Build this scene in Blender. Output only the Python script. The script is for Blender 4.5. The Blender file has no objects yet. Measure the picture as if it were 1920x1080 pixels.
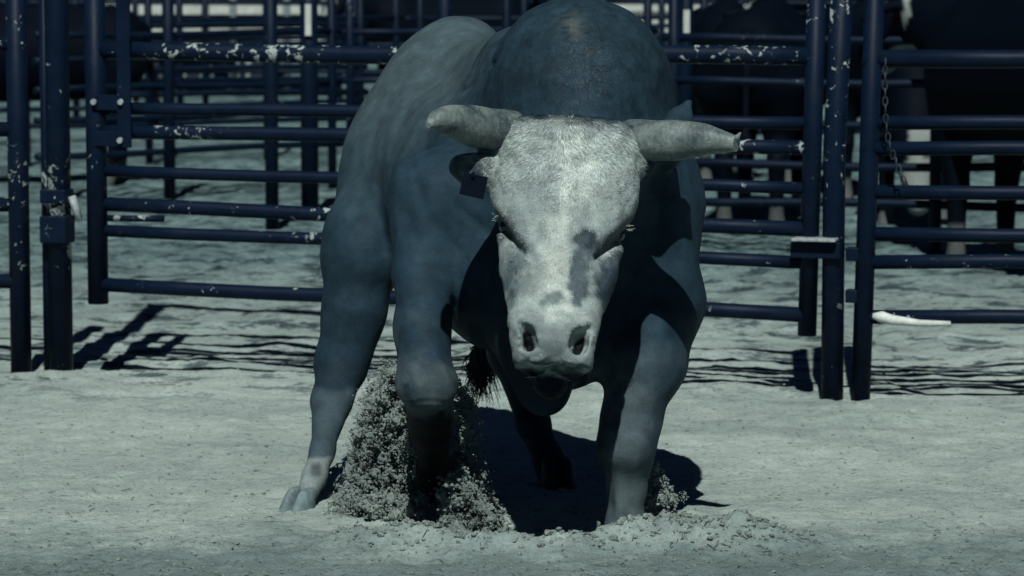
import bpy, bmesh, math, random
import numpy as np
from mathutils import Vector, Matrix

random.seed(7)
RNG = np.random.default_rng(7)
sc = bpy.context.scene
COL = sc.collection

# ------------------------------------------------------------------ camera
FPX = 5940.0                 # focal length in photograph pixels (1920 wide)
CAM_H = 1.585
TILT = math.atan(576.0 / FPX)
cam_d = bpy.data.cameras.new('camera')
cam = bpy.data.objects.new('camera', cam_d)
COL.objects.link(cam)
cam.location = (0, 0, CAM_H)
cam.rotation_euler = (math.pi / 2 - TILT, 0, 0)
cam_d.sensor_width = 36.0
cam_d.lens = FPX / 1920.0 * 36.0
cam_d.clip_end = 2000
cam_d.dof.use_dof = True
cam_d.dof.focus_distance = 8.75
cam_d.dof.aperture_fstop = 6.3
sc.camera = cam

# ------------------------------------------------------------------ sky and sun
SUN_EL = math.radians(50)
SUN_AZ = math.radians(3)      # sun behind the camera, a little to the left
w = bpy.data.worlds.new('World')
sc.world = w
w.use_nodes = True
nt = w.node_tree
bg = nt.nodes['Background']
sky = nt.nodes.new('ShaderNodeTexSky')
sky.sky_type = 'NISHITA'
sky.sun_disc = False
sky.sun_elevation = SUN_EL
sky.sun_rotation = math.pi + SUN_AZ
sky.air_density = 0.2
sky.dust_density = 0.0
sky.ozone_density = 8.0
sky.altitude = 1500
nt.links.new(sky.outputs[0], bg.inputs[0])
bg.inputs[1].default_value = 0.05
sun_d = bpy.data.lights.new('sun', 'SUN')
sun_d.energy = 4.4
sun_d.angle = math.radians(0.5)
sun_d.color = (0.965, 1.0, 1.0)
sun = bpy.data.objects.new('sun', sun_d)
COL.objects.link(sun)
to_sun = Vector((-math.sin(SUN_AZ) * math.cos(SUN_EL), -math.cos(SUN_AZ) * math.cos(SUN_EL), math.sin(SUN_EL)))
sun.rotation_euler = to_sun.to_track_quat('Z', 'Y').to_euler()
sun.location = (0, -5, 12)
vs = sc.view_settings
vs.view_transform = 'Standard'
vs.look = 'None'
vs.gamma = 1.0
vs.exposure = 0.0
vs.use_curve_mapping = False

# ------------------------------------------------------------------ helpers
CT, ST = math.cos(TILT), math.sin(TILT)
def P(u, v, Y):
    """world point seen at photograph pixel (u, v) at distance Y in front of the camera"""
    a = (u - 960.0) / FPX
    b = (540.0 - v) / FPX
    dy = CT + b * ST
    dz = -ST + b * CT
    t = Y / dy
    return np.array([a * t, Y, CAM_H + dz * t])
def PX(p):
    """photograph pixel of world points (n,3)"""
    p = np.asarray(p, dtype=float)
    q = p - np.array([0, 0, CAM_H])
    depth = q[..., 1] * CT - q[..., 2] * ST
    up = q[..., 1] * ST + q[..., 2] * CT
    return 960 + FPX * q[..., 0] / depth, 540 - FPX * up / depth
def R(px, Y):
    return px * Y / FPX

def _hash(ix, iy, iz, seed):
    n = (ix.astype(np.int64) * 374761393 + iy.astype(np.int64) * 668265263 + iz.astype(np.int64) * 2147483647 + seed * 974634777) & 0xFFFFFFFF
    n = ((n ^ (n >> 13)) * 1274126177) & 0xFFFFFFFF
    n = ((n ^ (n >> 16)) * 2246822519) & 0xFFFFFFFF
    n = n ^ (n >> 15)
    return (n & 0xFFFFFF) / float(0xFFFFFF) * 2 - 1
def vnoise(x, y, z, seed=0):
    ix, iy, iz = np.floor(x), np.floor(y), np.floor(z)
    fx, fy, fz = x - ix, y - iy, z - iz
    sx, sy, sz = [f * f * f * (f * (f * 6 - 15) + 10) for f in (fx, fy, fz)]
    r = 0
    for a in (0, 1):
        for b in (0, 1):
            for c in (0, 1):
                wgt = (sx if a else 1 - sx) * (sy if b else 1 - sy) * (sz if c else 1 - sz)
                r = r + wgt * _hash(ix + a, iy + b, iz + c, seed)
    return r
def fbm(x, y, z, octv=4, seed=0, gain=0.5):
    r, a = 0, 1.0
    for o in range(octv):
        r = r + a * vnoise(x, y, z, seed + o * 17)
        x, y, z = x * 2.03 + 3.1, y * 2.03 + 1.7, z * 2.03 + 5.3
        a *= gain
    return r
def sstep(a, b, x):
    t = np.clip((x - a) / (b - a), 0, 1)
    return t * t * (3 - 2 * t)

def mesh_np(name, V, F, mat=None, parent=None, smooth=True, cols=None):
    me = bpy.data.meshes.new(name)
    V = np.asarray(V, dtype=np.float32)
    F = np.asarray(F, dtype=np.int32)
    me.vertices.add(len(V))
    me.vertices.foreach_set('co', V.ravel())
    n = F.shape[1]
    me.loops.add(F.size)
    me.loops.foreach_set('vertex_index', F.ravel())
    me.polygons.add(len(F))
    me.polygons.foreach_set('loop_start', np.arange(0, F.size, n, dtype=np.int32))
    me.polygons.foreach_set('loop_total', np.full(len(F), n, dtype=np.int32))
    me.polygons.foreach_set('use_smooth', np.full(len(F), smooth, dtype=bool))
    me.update(calc_edges=True)
    if cols is not None:
        at = me.color_attributes.new('coat', 'FLOAT_COLOR', 'POINT')
        c4 = np.ones((len(V), 4), dtype=np.float32)
        c4[:, :3] = cols
        at.data.foreach_set('color', c4.ravel())
    if mat: me.materials.append(mat)
    o = bpy.data.objects.new(name, me)
    COL.objects.link(o)
    if parent: o.parent = parent
    return o

class MB:
    """collects tubes and boxes, then links them as one mesh"""
    def __init__(s): s.v, s.f = [], []
    def add(s, V, F):
        n = len(s.v)
        s.v += [tuple(float(c) for c in p) for p in V]
        s.f += [tuple(i + n for i in f) for f in F]
        return s
    def tube(s, pts, rad, n=12, cap=True):
        pts = [Vector(p) for p in pts]
        if not hasattr(rad, '__len__'): rad = [rad] * len(pts)
        V, F = [], []
        prev = None
        for i, p in enumerate(pts):
            t = (pts[min(i + 1, len(pts) - 1)] - pts[max(i - 1, 0)]).normalized()
            if prev is None:
                a = t.orthogonal().normalized()
            else:
                a = (prev - t * prev.dot(t)).normalized()
            prev = a
            b = t.cross(a)
            for k in range(n):
                th = 2 * math.pi * k / n
                V.append(p + (a * math.cos(th) + b * math.sin(th)) * rad[i])
        for i in range(len(pts) - 1):
            for k in range(n):
                k2 = (k + 1) % n
                F.append((i * n + k, i * n + k2, (i + 1) * n + k2, (i + 1) * n + k))
        if cap:
            F.append(tuple(range(n - 1, -1, -1)))
            F.append(tuple(range((len(pts) - 1) * n, len(pts) * n)))
        return s.add(V, F)
    def box(s, c, size, ax=None):
        c = Vector(c)
        X, Y, Z = (Vector((1, 0, 0)), Vector((0, 1, 0)), Vector((0, 0, 1))) if ax is None else [Vector(a) for a in ax]
        V = []
        for k in (-1, 1):
            for j in (-1, 1):
                for i in (-1, 1):
                    V.append(c + X * (i * size[0] / 2) + Y * (j * size[1] / 2) + Z * (k * size[2] / 2))
        F = [(0, 2, 3, 1), (4, 5, 7, 6), (0, 1, 5, 4), (2, 6, 7, 3), (0, 4, 6, 2), (1, 3, 7, 5)]
        return s.add(V, F)
    def build(s, name, mat, parent=None, bevel=0.0, smooth=True):
        me = bpy.data.meshes.new(name)
        me.from_pydata(s.v, [], s.f)
        me.update()
        if smooth:
            for p in me.polygons: p.use_smooth = len(p.vertices) == 4
        if mat: me.materials.append(mat)
        o = bpy.data.objects.new(name, me)
        COL.objects.link(o)
        if parent:
            o.parent = parent
            o.matrix_parent_inverse = parent.matrix_basis.inverted()
        if bevel:
            m = o.modifiers.new('bevel', 'BEVEL'); m.width = bevel; m.segments = 2; m.limit_method = 'ANGLE'
            for p in me.polygons: p.use_smooth = False
        return o

def tag(o, label=None, cat=None, group=None, kind=None):
    if label: o['label'] = label
    if cat: o['category'] = cat
    if group: o['group'] = group
    if kind: o['kind'] = kind
    return o
def empty(name, loc, label, cat, group=None, rz=0.0):
    o = bpy.data.objects.new(name, None)
    COL.objects.link(o)
    o.location = [float(c) for c in loc]
    o.rotation_euler = (0, 0, rz)
    o.empty_display_size = 0.1
    o.matrix_basis = Matrix.Translation(o.location) @ Matrix.Rotation(rz, 4, 'Z')
    return tag(o, label, cat, group)

# ------------------------------------------------------------------ materials
def mat(name, rough=0.8, spec=0.3):
    m = bpy.data.materials.new(name)
    m.use_nodes = True
    n = m.node_tree
    b = n.nodes['Principled BSDF']
    b.inputs['Roughness'].default_value = rough
    b.inputs['Specular IOR Level'].default_value = spec
    return m, n, b
def nd(n, t, **kw):
    x = n.nodes.new(t)
    for k, v in kw.items(): setattr(x, k, v)
    return x
def noise(n, scale, detail=4, rough=0.55, co=None, dist=0.0):
    x = nd(n, 'ShaderNodeTexNoise')
    x.inputs['Scale'].default_value = scale
    x.inputs['Detail'].default_value = detail
    x.inputs['Roughness'].default_value = rough
    x.inputs['Distortion'].default_value = dist
    if co is not None: n.links.new(co, x.inputs['Vector'])
    return x.outputs['Fac']
def ramp(n, fac, stops):
    x = nd(n, 'ShaderNodeValToRGB')
    e = x.color_ramp.elements
    while len(e) < len(stops): e.new(0.5)
    for el, (p, c) in zip(e, stops):
        el.position = p
        el.color = (c[0], c[1], c[2], 1) if hasattr(c, '__len__') else (c, c, c, 1)
    n.links.new(fac, x.inputs['Fac'])
    return x.outputs['Color']
def mix(n, fac, a, b, blend='MIX'):
    x = nd(n, 'ShaderNodeMix', data_type='RGBA', blend_type=blend)
    for s, val in ((x.inputs['Factor'], fac), (x.inputs[6], a), (x.inputs[7], b)):
        if hasattr(val, 'is_linked'): n.links.new(val, s)
        elif hasattr(val, '__len__'): s.default_value = (val[0], val[1], val[2], 1)
        else: s.default_value = val
    return x.outputs[2]
def bump(n, b, h, strength, dist, prev=None):
    x = nd(n, 'ShaderNodeBump')
    x.inputs['Strength'].default_value = strength
    x.inputs['Distance'].default_value = dist
    n.links.new(h, x.inputs['Height'])
    if prev is not None: n.links.new(prev, x.inputs['Normal'])
    n.links.new(x.outputs['Normal'], b.inputs['Normal'])
    return x.outputs['Normal']
def objco(n): return nd(n, 'ShaderNodeTexCoord').outputs['Object']
def wpos(n): return nd(n, 'ShaderNodeNewGeometry').outputs['Position']

def paint_mat(name, base, chip, chips=0.66, rust=(0.006, 0.010, 0.018)):
    m, n, b = mat(name, 0.5, 0.10)
    co = wpos(n)
    big = noise(n, 2.2, 3, 0.6, co)
    rnd = nd(n, 'ShaderNodeObjectInfo').outputs['Random']
    fine = noise(n, 26.0, 5, 0.65, co, 0.6)
    add = nd(n, 'ShaderNodeMath', operation='ADD')
    mul = nd(n, 'ShaderNodeMath', operation='MULTIPLY')
    n.links.new(big, mul.inputs[0]); mul.inputs[1].default_value = 0.62
    n.links.new(fine, add.inputs[0]); n.links.new(mul.outputs[0], add.inputs[1])
    sub = nd(n, 'ShaderNodeMath', operation='SUBTRACT')
    rm = nd(n, 'ShaderNodeMath', operation='MULTIPLY_ADD')
    n.links.new(rnd, rm.inputs[0]); rm.inputs[1].default_value = 0.09; n.links.new(add.outputs[0], rm.inputs[2])
    n.links.new(rm.outputs[0], sub.inputs[0]); sub.inputs[1].default_value = 0.355
    f = ramp(n, sub.outputs[0], [(chips, 0), (chips + 0.025, 1)])
    tone = ramp(n, noise(n, 9.0, 5, 0.6, co), [(0.3, base), (0.55, tuple(c * 1.5 for c in base)), (0.75, rust)])
    c = mix(n, f, tone, chip)
    n.links.new(c, b.inputs['Base Color'])
    bump(n, b, sub.outputs[0], 0.3, 0.004)
    return m
NAVY = (0.0016, 0.0058, 0.0150)
M_PAINT = paint_mat('navy_pipe_paint', NAVY, (0.24, 0.29, 0.28), 0.715)
M_PAINT_WORN = paint_mat('worn_pipe_paint', NAVY, (0.28, 0.33, 0.31), 0.67)
M_PAINT_BACK = paint_mat('back_pipe_paint', (0.0016, 0.0056, 0.0135), (0.10, 0.13, 0.13), 0.72)
def plain(name, col, rough=0.7, var=0.35, scale=20.0, spec=0.3):
    m, n, b = mat(name, rough, spec)
    co = objco(n)
    f = noise(n, scale, 5, 0.6, co)
    n.links.new(ramp(n, f, [(0.3, tuple(c * (1 - var) for c in col)), (0.7, tuple(c * (1 + var) for c in col))]), b.inputs['Base Color'])
    bump(n, b, f, 0.3, 0.004)
    return m
M_CHAIN = plain('dull_chain_steel', (0.02, 0.028, 0.035), 0.5, 0.8, 25)
M_STEEL = plain('worn_steel', (0.25, 0.28, 0.28), 0.5, 0.4, 60)
M_WHITE = plain('dusty_white_paint', (0.42, 0.45, 0.40), 0.6, 0.2, 12)
M_DARK = plain('dark_board', (0.012, 0.017, 0.026), 0.8, 0.4, 6)
M_TIN = plain('weathered_tin', (0.12, 0.15, 0.15), 0.6, 0.4, 3)
M_BLACKTAG = plain('dark_tag_plastic', (0.002, 0.005, 0.011), 0.7, 0.2, 30, 0.06)
M_STRAW = plain('dry_straw', (0.09, 0.10, 0.09), 0.9, 0.4, 50)
M_BONE = plain('bleached_wood', (0.5, 0.53, 0.48), 0.8, 0.25, 30)

def dirt_mat(name, k=1.0, pens=False):
    m, n, b = mat(name, 0.95, 0.1)
    co = wpos(n)
    big = noise(n, 1.1, 5, 0.6, co, 0.4)
    mid = noise(n, 9.0, 5, 0.65, co, 0.3)
    fine = noise(n, 75.0, 6, 0.7, co)
    lo, hi = (0.305 * k, 0.375 * k, 0.335 * k), (0.43 * k, 0.51 * k, 0.455 * k)
    c = ramp(n, big, [(0.32, lo), (0.62, hi)])
    c = mix(n, 0.55, c, ramp(n, mid, [(0.3, 0.62), (0.62, 1.06)]), 'MULTIPLY')
    c = mix(n, 0.6, c, ramp(n, fine, [(0.28, 0.45), (0.5, 1.0), (0.8, 1.12)]), 'MULTIPLY')
    if pens:
        # pens beyond the gate: trodden, dunged ground, darkened further in colour like a vignette
        sx = nd(n, 'ShaderNodeSeparateXYZ'); n.links.new(co, sx.inputs[0])
        mr = nd(n, 'ShaderNodeMapRange'); mr.inputs[1].default_value = 13.0; mr.inputs[2].default_value = 18.0
        n.links.new(sx.outputs[1], mr.inputs[0])
        patchy = ramp(n, noise(n, 3.4, 10, 0.78, co, 0.2), [(0.40, (0.12, 0.17, 0.21)), (0.54, (0.46, 0.57, 0.61))])
        c = mix(n, mr.outputs[0], c, mix(n, 1.0, c, patchy, 'MULTIPLY'))
        # churned foreground soil, vignette darkness put into its colour, with a ragged edge
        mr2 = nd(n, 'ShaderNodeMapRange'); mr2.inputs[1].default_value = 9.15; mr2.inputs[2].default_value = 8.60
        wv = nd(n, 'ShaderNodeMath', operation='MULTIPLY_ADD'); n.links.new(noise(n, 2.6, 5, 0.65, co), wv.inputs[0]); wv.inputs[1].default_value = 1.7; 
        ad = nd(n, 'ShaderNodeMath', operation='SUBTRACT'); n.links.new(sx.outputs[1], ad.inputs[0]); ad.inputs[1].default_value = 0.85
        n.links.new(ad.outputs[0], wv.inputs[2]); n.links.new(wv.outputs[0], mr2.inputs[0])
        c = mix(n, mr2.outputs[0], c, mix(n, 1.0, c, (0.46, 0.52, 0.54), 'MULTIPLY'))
        # dark streaks along the gate and across the pens
        mp = nd(n, 'ShaderNodeMapping'); mp.inputs['Scale'].default_value = (1.0, 1.5, 1.0); n.links.new(co, mp.inputs[0])
        stk = ramp(n, noise(n, 3.2, 9, 0.74, mp.outputs[0], 0.2), [(0.52, 0.0), (0.57, 1.0)])
        mr3 = nd(n, 'ShaderNodeMapRange'); mr3.inputs[1].default_value = 11.6; mr3.inputs[2].default_value = 12.6
        n.links.new(sx.outputs[1], mr3.inputs[0])
        mm = nd(n, 'ShaderNodeMath', operation='MULTIPLY'); n.links.new(stk, mm.inputs[0]); n.links.new(mr3.outputs[0], mm.inputs[1])
        c = mix(n, mm.outputs[0], c, mix(n, 1.0, c, (0.22, 0.26, 0.30), 'MULTIPLY'))
    pit = ramp(n, noise(n, 38.0, 5, 0.75, co), [(0.33, 0.2), (0.44, 1.0)])
    c = mix(n, 0.8, c, pit, 'MULTIPLY')
    n.links.new(c, b.inputs['Base Color'])
    nm = bump(n, b, mid, 0.6, 0.014)
    bump(n, b, fine, 1.0, 0.012, nm)
    return m
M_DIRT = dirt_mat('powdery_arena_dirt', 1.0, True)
M_CLOD = dirt_mat('churned_dirt_clods', 0.62)

def coat_mat(name, spec):
    m, n, b = mat(name, 0.65, spec)
    at = nd(n, 'ShaderNodeAttribute', attribute_name='coat')
    co = wpos(n)
    mott = noise(n, 14.0, 5, 0.6, co, 0.5)
    fine = noise(n, 160.0, 4, 0.7, co)
    c = mix(n, 0.5, at.outputs['Color'], ramp(n, mott, [(0.3, 0.78), (0.7, 1.15)]), 'MULTIPLY')
    c = mix(n, 0.5, c, ramp(n, fine, [(0.3, 0.6), (0.7, 1.3)]), 'MULTIPLY')
    n.links.new(c, b.inputs['Base Color'])
    b.inputs['Sheen Weight'].default_value = 0.0
    nm = bump(n, b, mott, 0.2, 0.006)
    bump(n, b, fine, 0.55, 0.0025, nm)
    return m
M_COAT = coat_mat('bull_coat', 0.08)
M_CATTLE = coat_mat('black_cattle_coat', 0.04)
def hair_mat():
    m, n, b = mat('coat_hair', 0.6, 0.3)
    at = nd(n, 'ShaderNodeAttribute', attribute_name='coat')
    n.links.new(at.outputs['Color'], b.inputs['Base Color'])
    return m
M_HAIR = hair_mat()
def horn_mat():
    m, n, b = mat('horn_keratin', 0.5, 0.35)
    co = wpos(n)
    f = noise(n, 30.0, 5, 0.65, co, 0.8)
    g = noise(n, 11.0, 4, 0.6, co)
    c = ramp(n, g, [(0.35, (0.036, 0.056, 0.064)), (0.62, (0.165, 0.205, 0.185))])
    c = mix(n, 0.7, c, ramp(n, f, [(0.35, 0.55), (0.6, 1.1)]), 'MULTIPLY')
    c = mix(n, ramp(n, noise(n, 120.0, 3, 0.6, co), [(0.66, 0), (0.7, 0.8)]), c, (0.33, 0.36, 0.31))
    n.links.new(c, b.inputs['Base Color'])
    wv = nd(n, 'ShaderNodeTexWave', bands_direction='X')
    wv.inputs['Scale'].default_value = 22.0; wv.inputs['Distortion'].default_value = 5.0; wv.inputs['Detail'].default_value = 3.0
    wv.inputs['Detail Scale'].default_value = 1.5
    n.links.new(co, wv.inputs['Vector'])
    c = mix(n, 0.12, c, ramp(n, wv.outputs['Fac'], [(0.1, 0.5), (0.6, 1.15)]), 'MULTIPLY')
    n.links.new(c, b.inputs['Base Color'])
    nm = bump(n, b, wv.outputs['Fac'], 0.08, 0.004)
    bump(n, b, f, 0.7, 0.005, nm)
    return m
M_HORN = horn_mat()
M_EYE = plain('dark_eye', (0.004, 0.005, 0.008), 0.12, 0.2, 30, 0.6)
M_HOOF_SHADED = plain('shaded_hoof_horn', (0.008, 0.011, 0.016), 0.6, 0.3, 40)  # hoof horn darkened to stand for shade on the left hind hoof
M_HOOF = plain('dusty_hoof_horn', (0.12, 0.165, 0.165), 0.75, 0.35, 40, 0.1)

# ------------------------------------------------------------------ ground: one sheet, fine near the bull
def ground_h(x, y):
    h = 0.012 * fbm(x * 1.3, y * 1.3, 0 * x, 3, 3)
    near = 1 - sstep(20.0, 28.0, y)
    # trampled lumps and hoof pocks
    h = h + near * (0.007 * fbm(x * 7, y * 7, 0 * x, 4, 11) + 0.004 * np.abs(fbm(x * 24, y * 24, 0 * x, 3, 23)))
    # harrow furrows running across the arena beyond the bull's ground
    band = sstep(10.6, 11.8, y + 0.10 * x + 0.1 * fbm(x * .8, y * .3, 0 * x, 2, 5))
    warp = 0.22 * fbm(x * 0.9, y * 0.5, 0 * x, 3, 31) + 0.05 * fbm(x * 3.5, y * 2, 0 * x, 2, 37)
    fur = np.sin((y + warp) * 2 * np.pi / 0.42)
    amp = 0.5 + 0.5 * np.clip(fbm(x * 0.8, y * 1.1, 0 * x, 2, 41) * 1.6, -1, 1)
    h = h + band * amp * 0.011 * np.where(fur > 0, fur ** 2, fur * 0.5)
    h = h + sstep(15.0, 17.5, y) * near * (0.008 * fbm(x * 5.1, y * 4.6, 0 * x, 4, 73) + 0.022 * np.clip(fbm(x * 13, y * 11, 0 * x, 3, 79) - 0.35, 0, 1))
    h = h + band * 0.028 * np.clip(fbm(x * 2.2, y * 2.2, 0 * x, 4, 47) - 0.15, 0, 1)
    # pawed hollow under the bull and the rim thrown up in front of it
    n1 = fbm(x * 3, y * 3, 0 * x, 3, 53)
    dx, dy = (x - 0.19) / 0.36, (y - 9.2) / 0.40
    r = np.sqrt(dx * dx + dy * dy) + 0.10 * n1
    h = h - 0.085 * (1 - sstep(0.35, 1.05, r))
    rim_y = 8.83 + 0.05 * n1
    rim = np.exp(-((y - rim_y) / 0.10) ** 2) * sstep(-0.65, -0.35, x) * (1 - sstep(0.55, 1.0, x))
    h = h + rim * (0.050 + 0.020 * n1 + 0.016 * fbm(x * 16, y * 16, 0 * x, 3, 59))
    rim2 = np.exp(-(((x - 0.62) / 0.16) ** 2 + ((y - 8.92) / 0.13) ** 2))
    h = h + rim2 * (0.045 + 0.022 * fbm(x * 14, y * 14, 0 * x, 3, 61))
    front = (1 - sstep(8.75, 9.1, y))
    h = h + front * (0.005 * np.abs(fbm(x * 40, y * 40, 0 * x, 2, 67)) + 0.006 * fbm(x * 12, y * 12, 0 * x, 3, 71))
    return h
def spaced(segs):
    out = []
    for a, b, st in segs:
        out.append(np.arange(a, b, st))
    out.append(np.array([segs[-1][1]]))
    return np.concatenate(out)
gx = spaced([(-400, -60, 34), (-60, -12, 6), (-12, -3.2, 0.55), (-3.2, -1.75, 0.06), (-1.75, 1.75, 0.0125), (1.75, 3.2, 0.06), (3.2, 12, 0.55), (12, 60, 6), (60, 400, 34)])
gy = spaced([(-60, -6, 6), (-6, 7.4, 0.9), (7.4, 8.2, 0.08), (8.2, 10.2, 0.0125), (10.2, 13.2, 0.02), (13.2, 18, 0.035), (18, 30, 0.1), (30, 60, 1.2), (60, 400, 20), (400, 900, 125)])
GX, GY = np.meshgrid(gx, gy)
GZ = ground_h(GX, GY)
nx, ny = len(gx), len(gy)
idx = np.arange(nx * ny).reshape(ny, nx)
F = np.stack([idx[:-1, :-1], idx[:-1, 1:], idx[1:, 1:], idx[1:, :-1]], -1).reshape(-1, 4)
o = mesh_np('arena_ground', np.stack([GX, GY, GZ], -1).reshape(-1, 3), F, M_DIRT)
tag(o, 'pale trampled arena dirt with harrow furrows and a pawed hollow', 'ground', kind='structure')
def gz(x, y):
    i = min(max(int(np.searchsorted(gx, x)) - 1, 0), nx - 2); j = min(max(int(np.searchsorted(gy, y)) - 1, 0), ny - 2)
    a, b = (x - gx[i]) / (gx[i + 1] - gx[i]), (y - gy[j]) / (gy[j + 1] - gy[j])
    return float((GZ[j, i] * (1 - a) + GZ[j, i + 1] * a) * (1 - b) + (GZ[j + 1, i] * (1 - a) + GZ[j + 1, i + 1] * a) * b)

# ------------------------------------------------------------------ blended field -> one continuous skin
class Field:
    def __init__(s, lo, hi, h):
        s.lo, s.h = np.array(lo, float), h
        s.n = np.ceil((np.array(hi) - s.lo) / h).astype(int) + 1
        s.F = np.full(s.n, 0.2, dtype=np.float32)
    def _sl(s, lo, hi):
        a = np.maximum(np.floor((lo - s.lo) / s.h).astype(int), 0)
        b = np.minimum(np.ceil((hi - s.lo) / s.h).astype(int) + 1, s.n)
        if np.any(b <= a): return None, None
        ax = [((np.arange(a[i], b[i]) * s.h) + s.lo[i]).astype(np.float32) for i in range(3)]
        X = np.stack(np.meshgrid(*ax, indexing='ij'), -1)
        return (slice(a[0], b[0]), slice(a[1], b[1]), slice(a[2], b[2])), X
    def _join(s, sl, d, k, cut):
        A = s.F[sl]
        if cut:
            d = -d
            hh = np.maximum(k - np.abs(A - d), 0) / k
            s.F[sl] = np.maximum(A, d) + hh * hh * k * 0.25
        else:
            hh = np.maximum(k - np.abs(A - d), 0) / k
            s.F[sl] = np.minimum(A, d) - hh * hh * k * 0.25
    def rc(s, a, b, ra, rb, k=0.08, flat=None, cut=False):
        """tapered limb from a to b; flat=(axis, factor) squeezes its cross-section along axis"""
        a, b = np.array(a, np.float32), np.array(b, np.float32)
        m = max(ra, rb) + max(k, 0.03) + 0.03
        sl, X = s._sl(np.minimum(a, b) - m, np.maximum(a, b) + m)
        if sl is None: return
        q = X - a
        ab = b - a
        if flat is not None:
            n = np.array(flat[0], np.float32); n /= np.linalg.norm(n)
            q = q + (q @ n)[..., None] * n * (flat[1] - 1)
            ab = ab + (ab @ n) * n * (flat[1] - 1)
        t = np.clip((q @ ab) / max(float(ab @ ab), 1e-9), 0, 1)
        d = np.linalg.norm(q - t[..., None] * ab, axis=-1) - (ra + (rb - ra) * t)
        if flat is not None and flat[1] > 1: d = d / (1 + (flat[1] - 1) * 0.35)
        s._join(sl, d, k, cut)
    def el(s, c, rad, k=0.08, ax=None, cut=False):
        """ellipsoid at c, half-axes rad, along ax (rows) if given"""
        c = np.array(c, np.float32); rad = np.array(rad, np.float32)
        A = np.eye(3, dtype=np.float32) if ax is None else np.array(ax, np.float32)
        ext = np.abs(A.T * rad).sum(1) + max(k, 0.03) + 0.03
        sl, X = s._sl(c - ext, c + ext)
        if sl is None: return
        q = (X - c) @ A.T
        k0 = np.linalg.norm(q / rad, axis=-1)
        k1 = np.linalg.norm(q / (rad * rad), axis=-1) + 1e-6
        d = k0 * (k0 - 1) / k1
        d = np.where(k0 < 1e-3, -rad.min(), d)
        s._join(sl, d, k, cut)
    def skin(s):
        F = s.F
        S = F < 0
        nx, ny, nz = F.shape
        acc = np.zeros((nx - 1, ny - 1, nz - 1, 3), np.float32)
        cnt = np.zeros((nx - 1, ny - 1, nz - 1), np.float32)
        cs = [(i, j, k) for i in (0, 1) for j in (0, 1) for k in (0, 1)]
        def sub(A, c): return A[c[0]:nx - 1 + c[0], c[1]:ny - 1 + c[1], c[2]:nz - 1 + c[2]]
        for p in cs:
            for ax in range(3):
                if p[ax]: continue
                q = list(p); q[ax] = 1
                cross = sub(S, p) != sub(S, q)
                ii = np.nonzero(cross)
                fa, fb = sub(F, p)[ii], sub(F, q)[ii]
                t = fa / (fa - fb)
                pos = np.array(p, np.float32)[None].repeat(len(t), 0)
                pos[:, ax] += t
                acc[ii] += pos
                cnt[ii] += 1
        act = np.nonzero(cnt > 0)
        vid = np.full(cnt.shape, -1, np.int64)
        vid[act] = np.arange(len(act[0]))
        V = (np.stack(act, -1) + acc[act] / cnt[act][:, None]) * s.h + s.lo
        faces = []
        for ax in range(3):
            u, v2 = (ax + 1) % 3, (ax + 2) % 3
            a = [slice(None)] * 3; b = [slice(None)] * 3
            a[ax] = slice(0, -1); b[ax] = slice(1, None)
            for d in (u, v2):
                a[d] = slice(1, -1); b[d] = slice(1, -1)
            A, B = S[tuple(a)], S[tuple(b)]
            ii = np.stack(np.nonzero(A != B), -1)
            inside = A[tuple(ii.T)]
            base = ii.copy(); base[:, u] += 1; base[:, v2] += 1
            def cell(du, dv):
                c = base.copy(); c[:, u] += du; c[:, v2] += dv
                return vid[tuple(c.T)]
            q = np.stack([cell(-1, -1), cell(0, -1), cell(0, 0), cell(-1, 0)], -1)
            q[~inside] = q[~inside][:, ::-1]
            faces.append(q)
        Fq = np.concatenate(faces)
        return V, Fq[(Fq >= 0).all(1)]
def vnormals(V, Fq):
    a = np.cross(V[Fq[:, 2]] - V[Fq[:, 0]], V[Fq[:, 3]] - V[Fq[:, 1]])
    N = np.zeros_like(V)
    for i in range(4): np.add.at(N, Fq[:, i], a)
    return N / (np.linalg.norm(N, axis=1)[:, None] + 1e-12)

# ------------------------------------------------------------------ the bull
HO = P(1068, 222, 8.60)
HM = P(1037, 650, 8.33)
HL = (HM - HO) / np.linalg.norm(HM - HO)
HW = np.array([1.0, 0, 0]); HW = HW - HL * (HW @ HL); HW /= np.linalg.norm(HW)
HN = np.cross(HL, HW)
HAX = [HL, HW, HN]
def H(l, w_, n_): return HO + HL * l + HW * w_ + HN * n_

bf = Field((-0.82, 7.95, -0.12), (0.72, 10.85, 1.70), 0.0075)
# trunk
bf.rc(P(1015, 395, 9.50), P(835, 310, 10.15), 0.375, 0.31, 0.10)
bf.el(P(1035, 395, 9.38), (0.375, 0.44, 0.39), 0.12)                     # shoulders and chest
bf.el(P(842, 290, 10.25), (0.255, 0.36, 0.41), 0.12)                      # rump
bf.el(P(868, 130, 10.25), (0.15, 0.22, 0.16), 0.10)                      # hip
bf.rc(P(930, 150, 9.95), P(1000, 150, 9.5), 0.14, 0.17, 0.10)            # back line
bf.el(P(1085, 195, 9.18), (0.275, 0.42, 0.315), 0.08)                    # hump
bf.rc(P(1085, 290, 9.08), P(1072, 330, 8.80), 0.25, 0.155, 0.10)        # neck
bf.el(P(985, 510, 9.19), (0.275, 0.26, 0.25), 0.06)                     # brisket
bf.el(P(1065, 590, 9.14), (0.16, 0.20, 0.225), 0.07)
bf.rc(P(1010, 600, 9.00), P(1035, 735, 8.98), 0.115, 0.062, 0.09, flat=((1, 0, 0), 1.15))   # dewlap
bf.rc(P(990, 660, 9.02), P(1000, 735, 9.02), 0.08, 0.045, 0.07)
# far-side barrel and flank
bf.el(P(1150, 400, 9.45), (0.27, 0.40, 0.33), 0.10)
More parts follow.
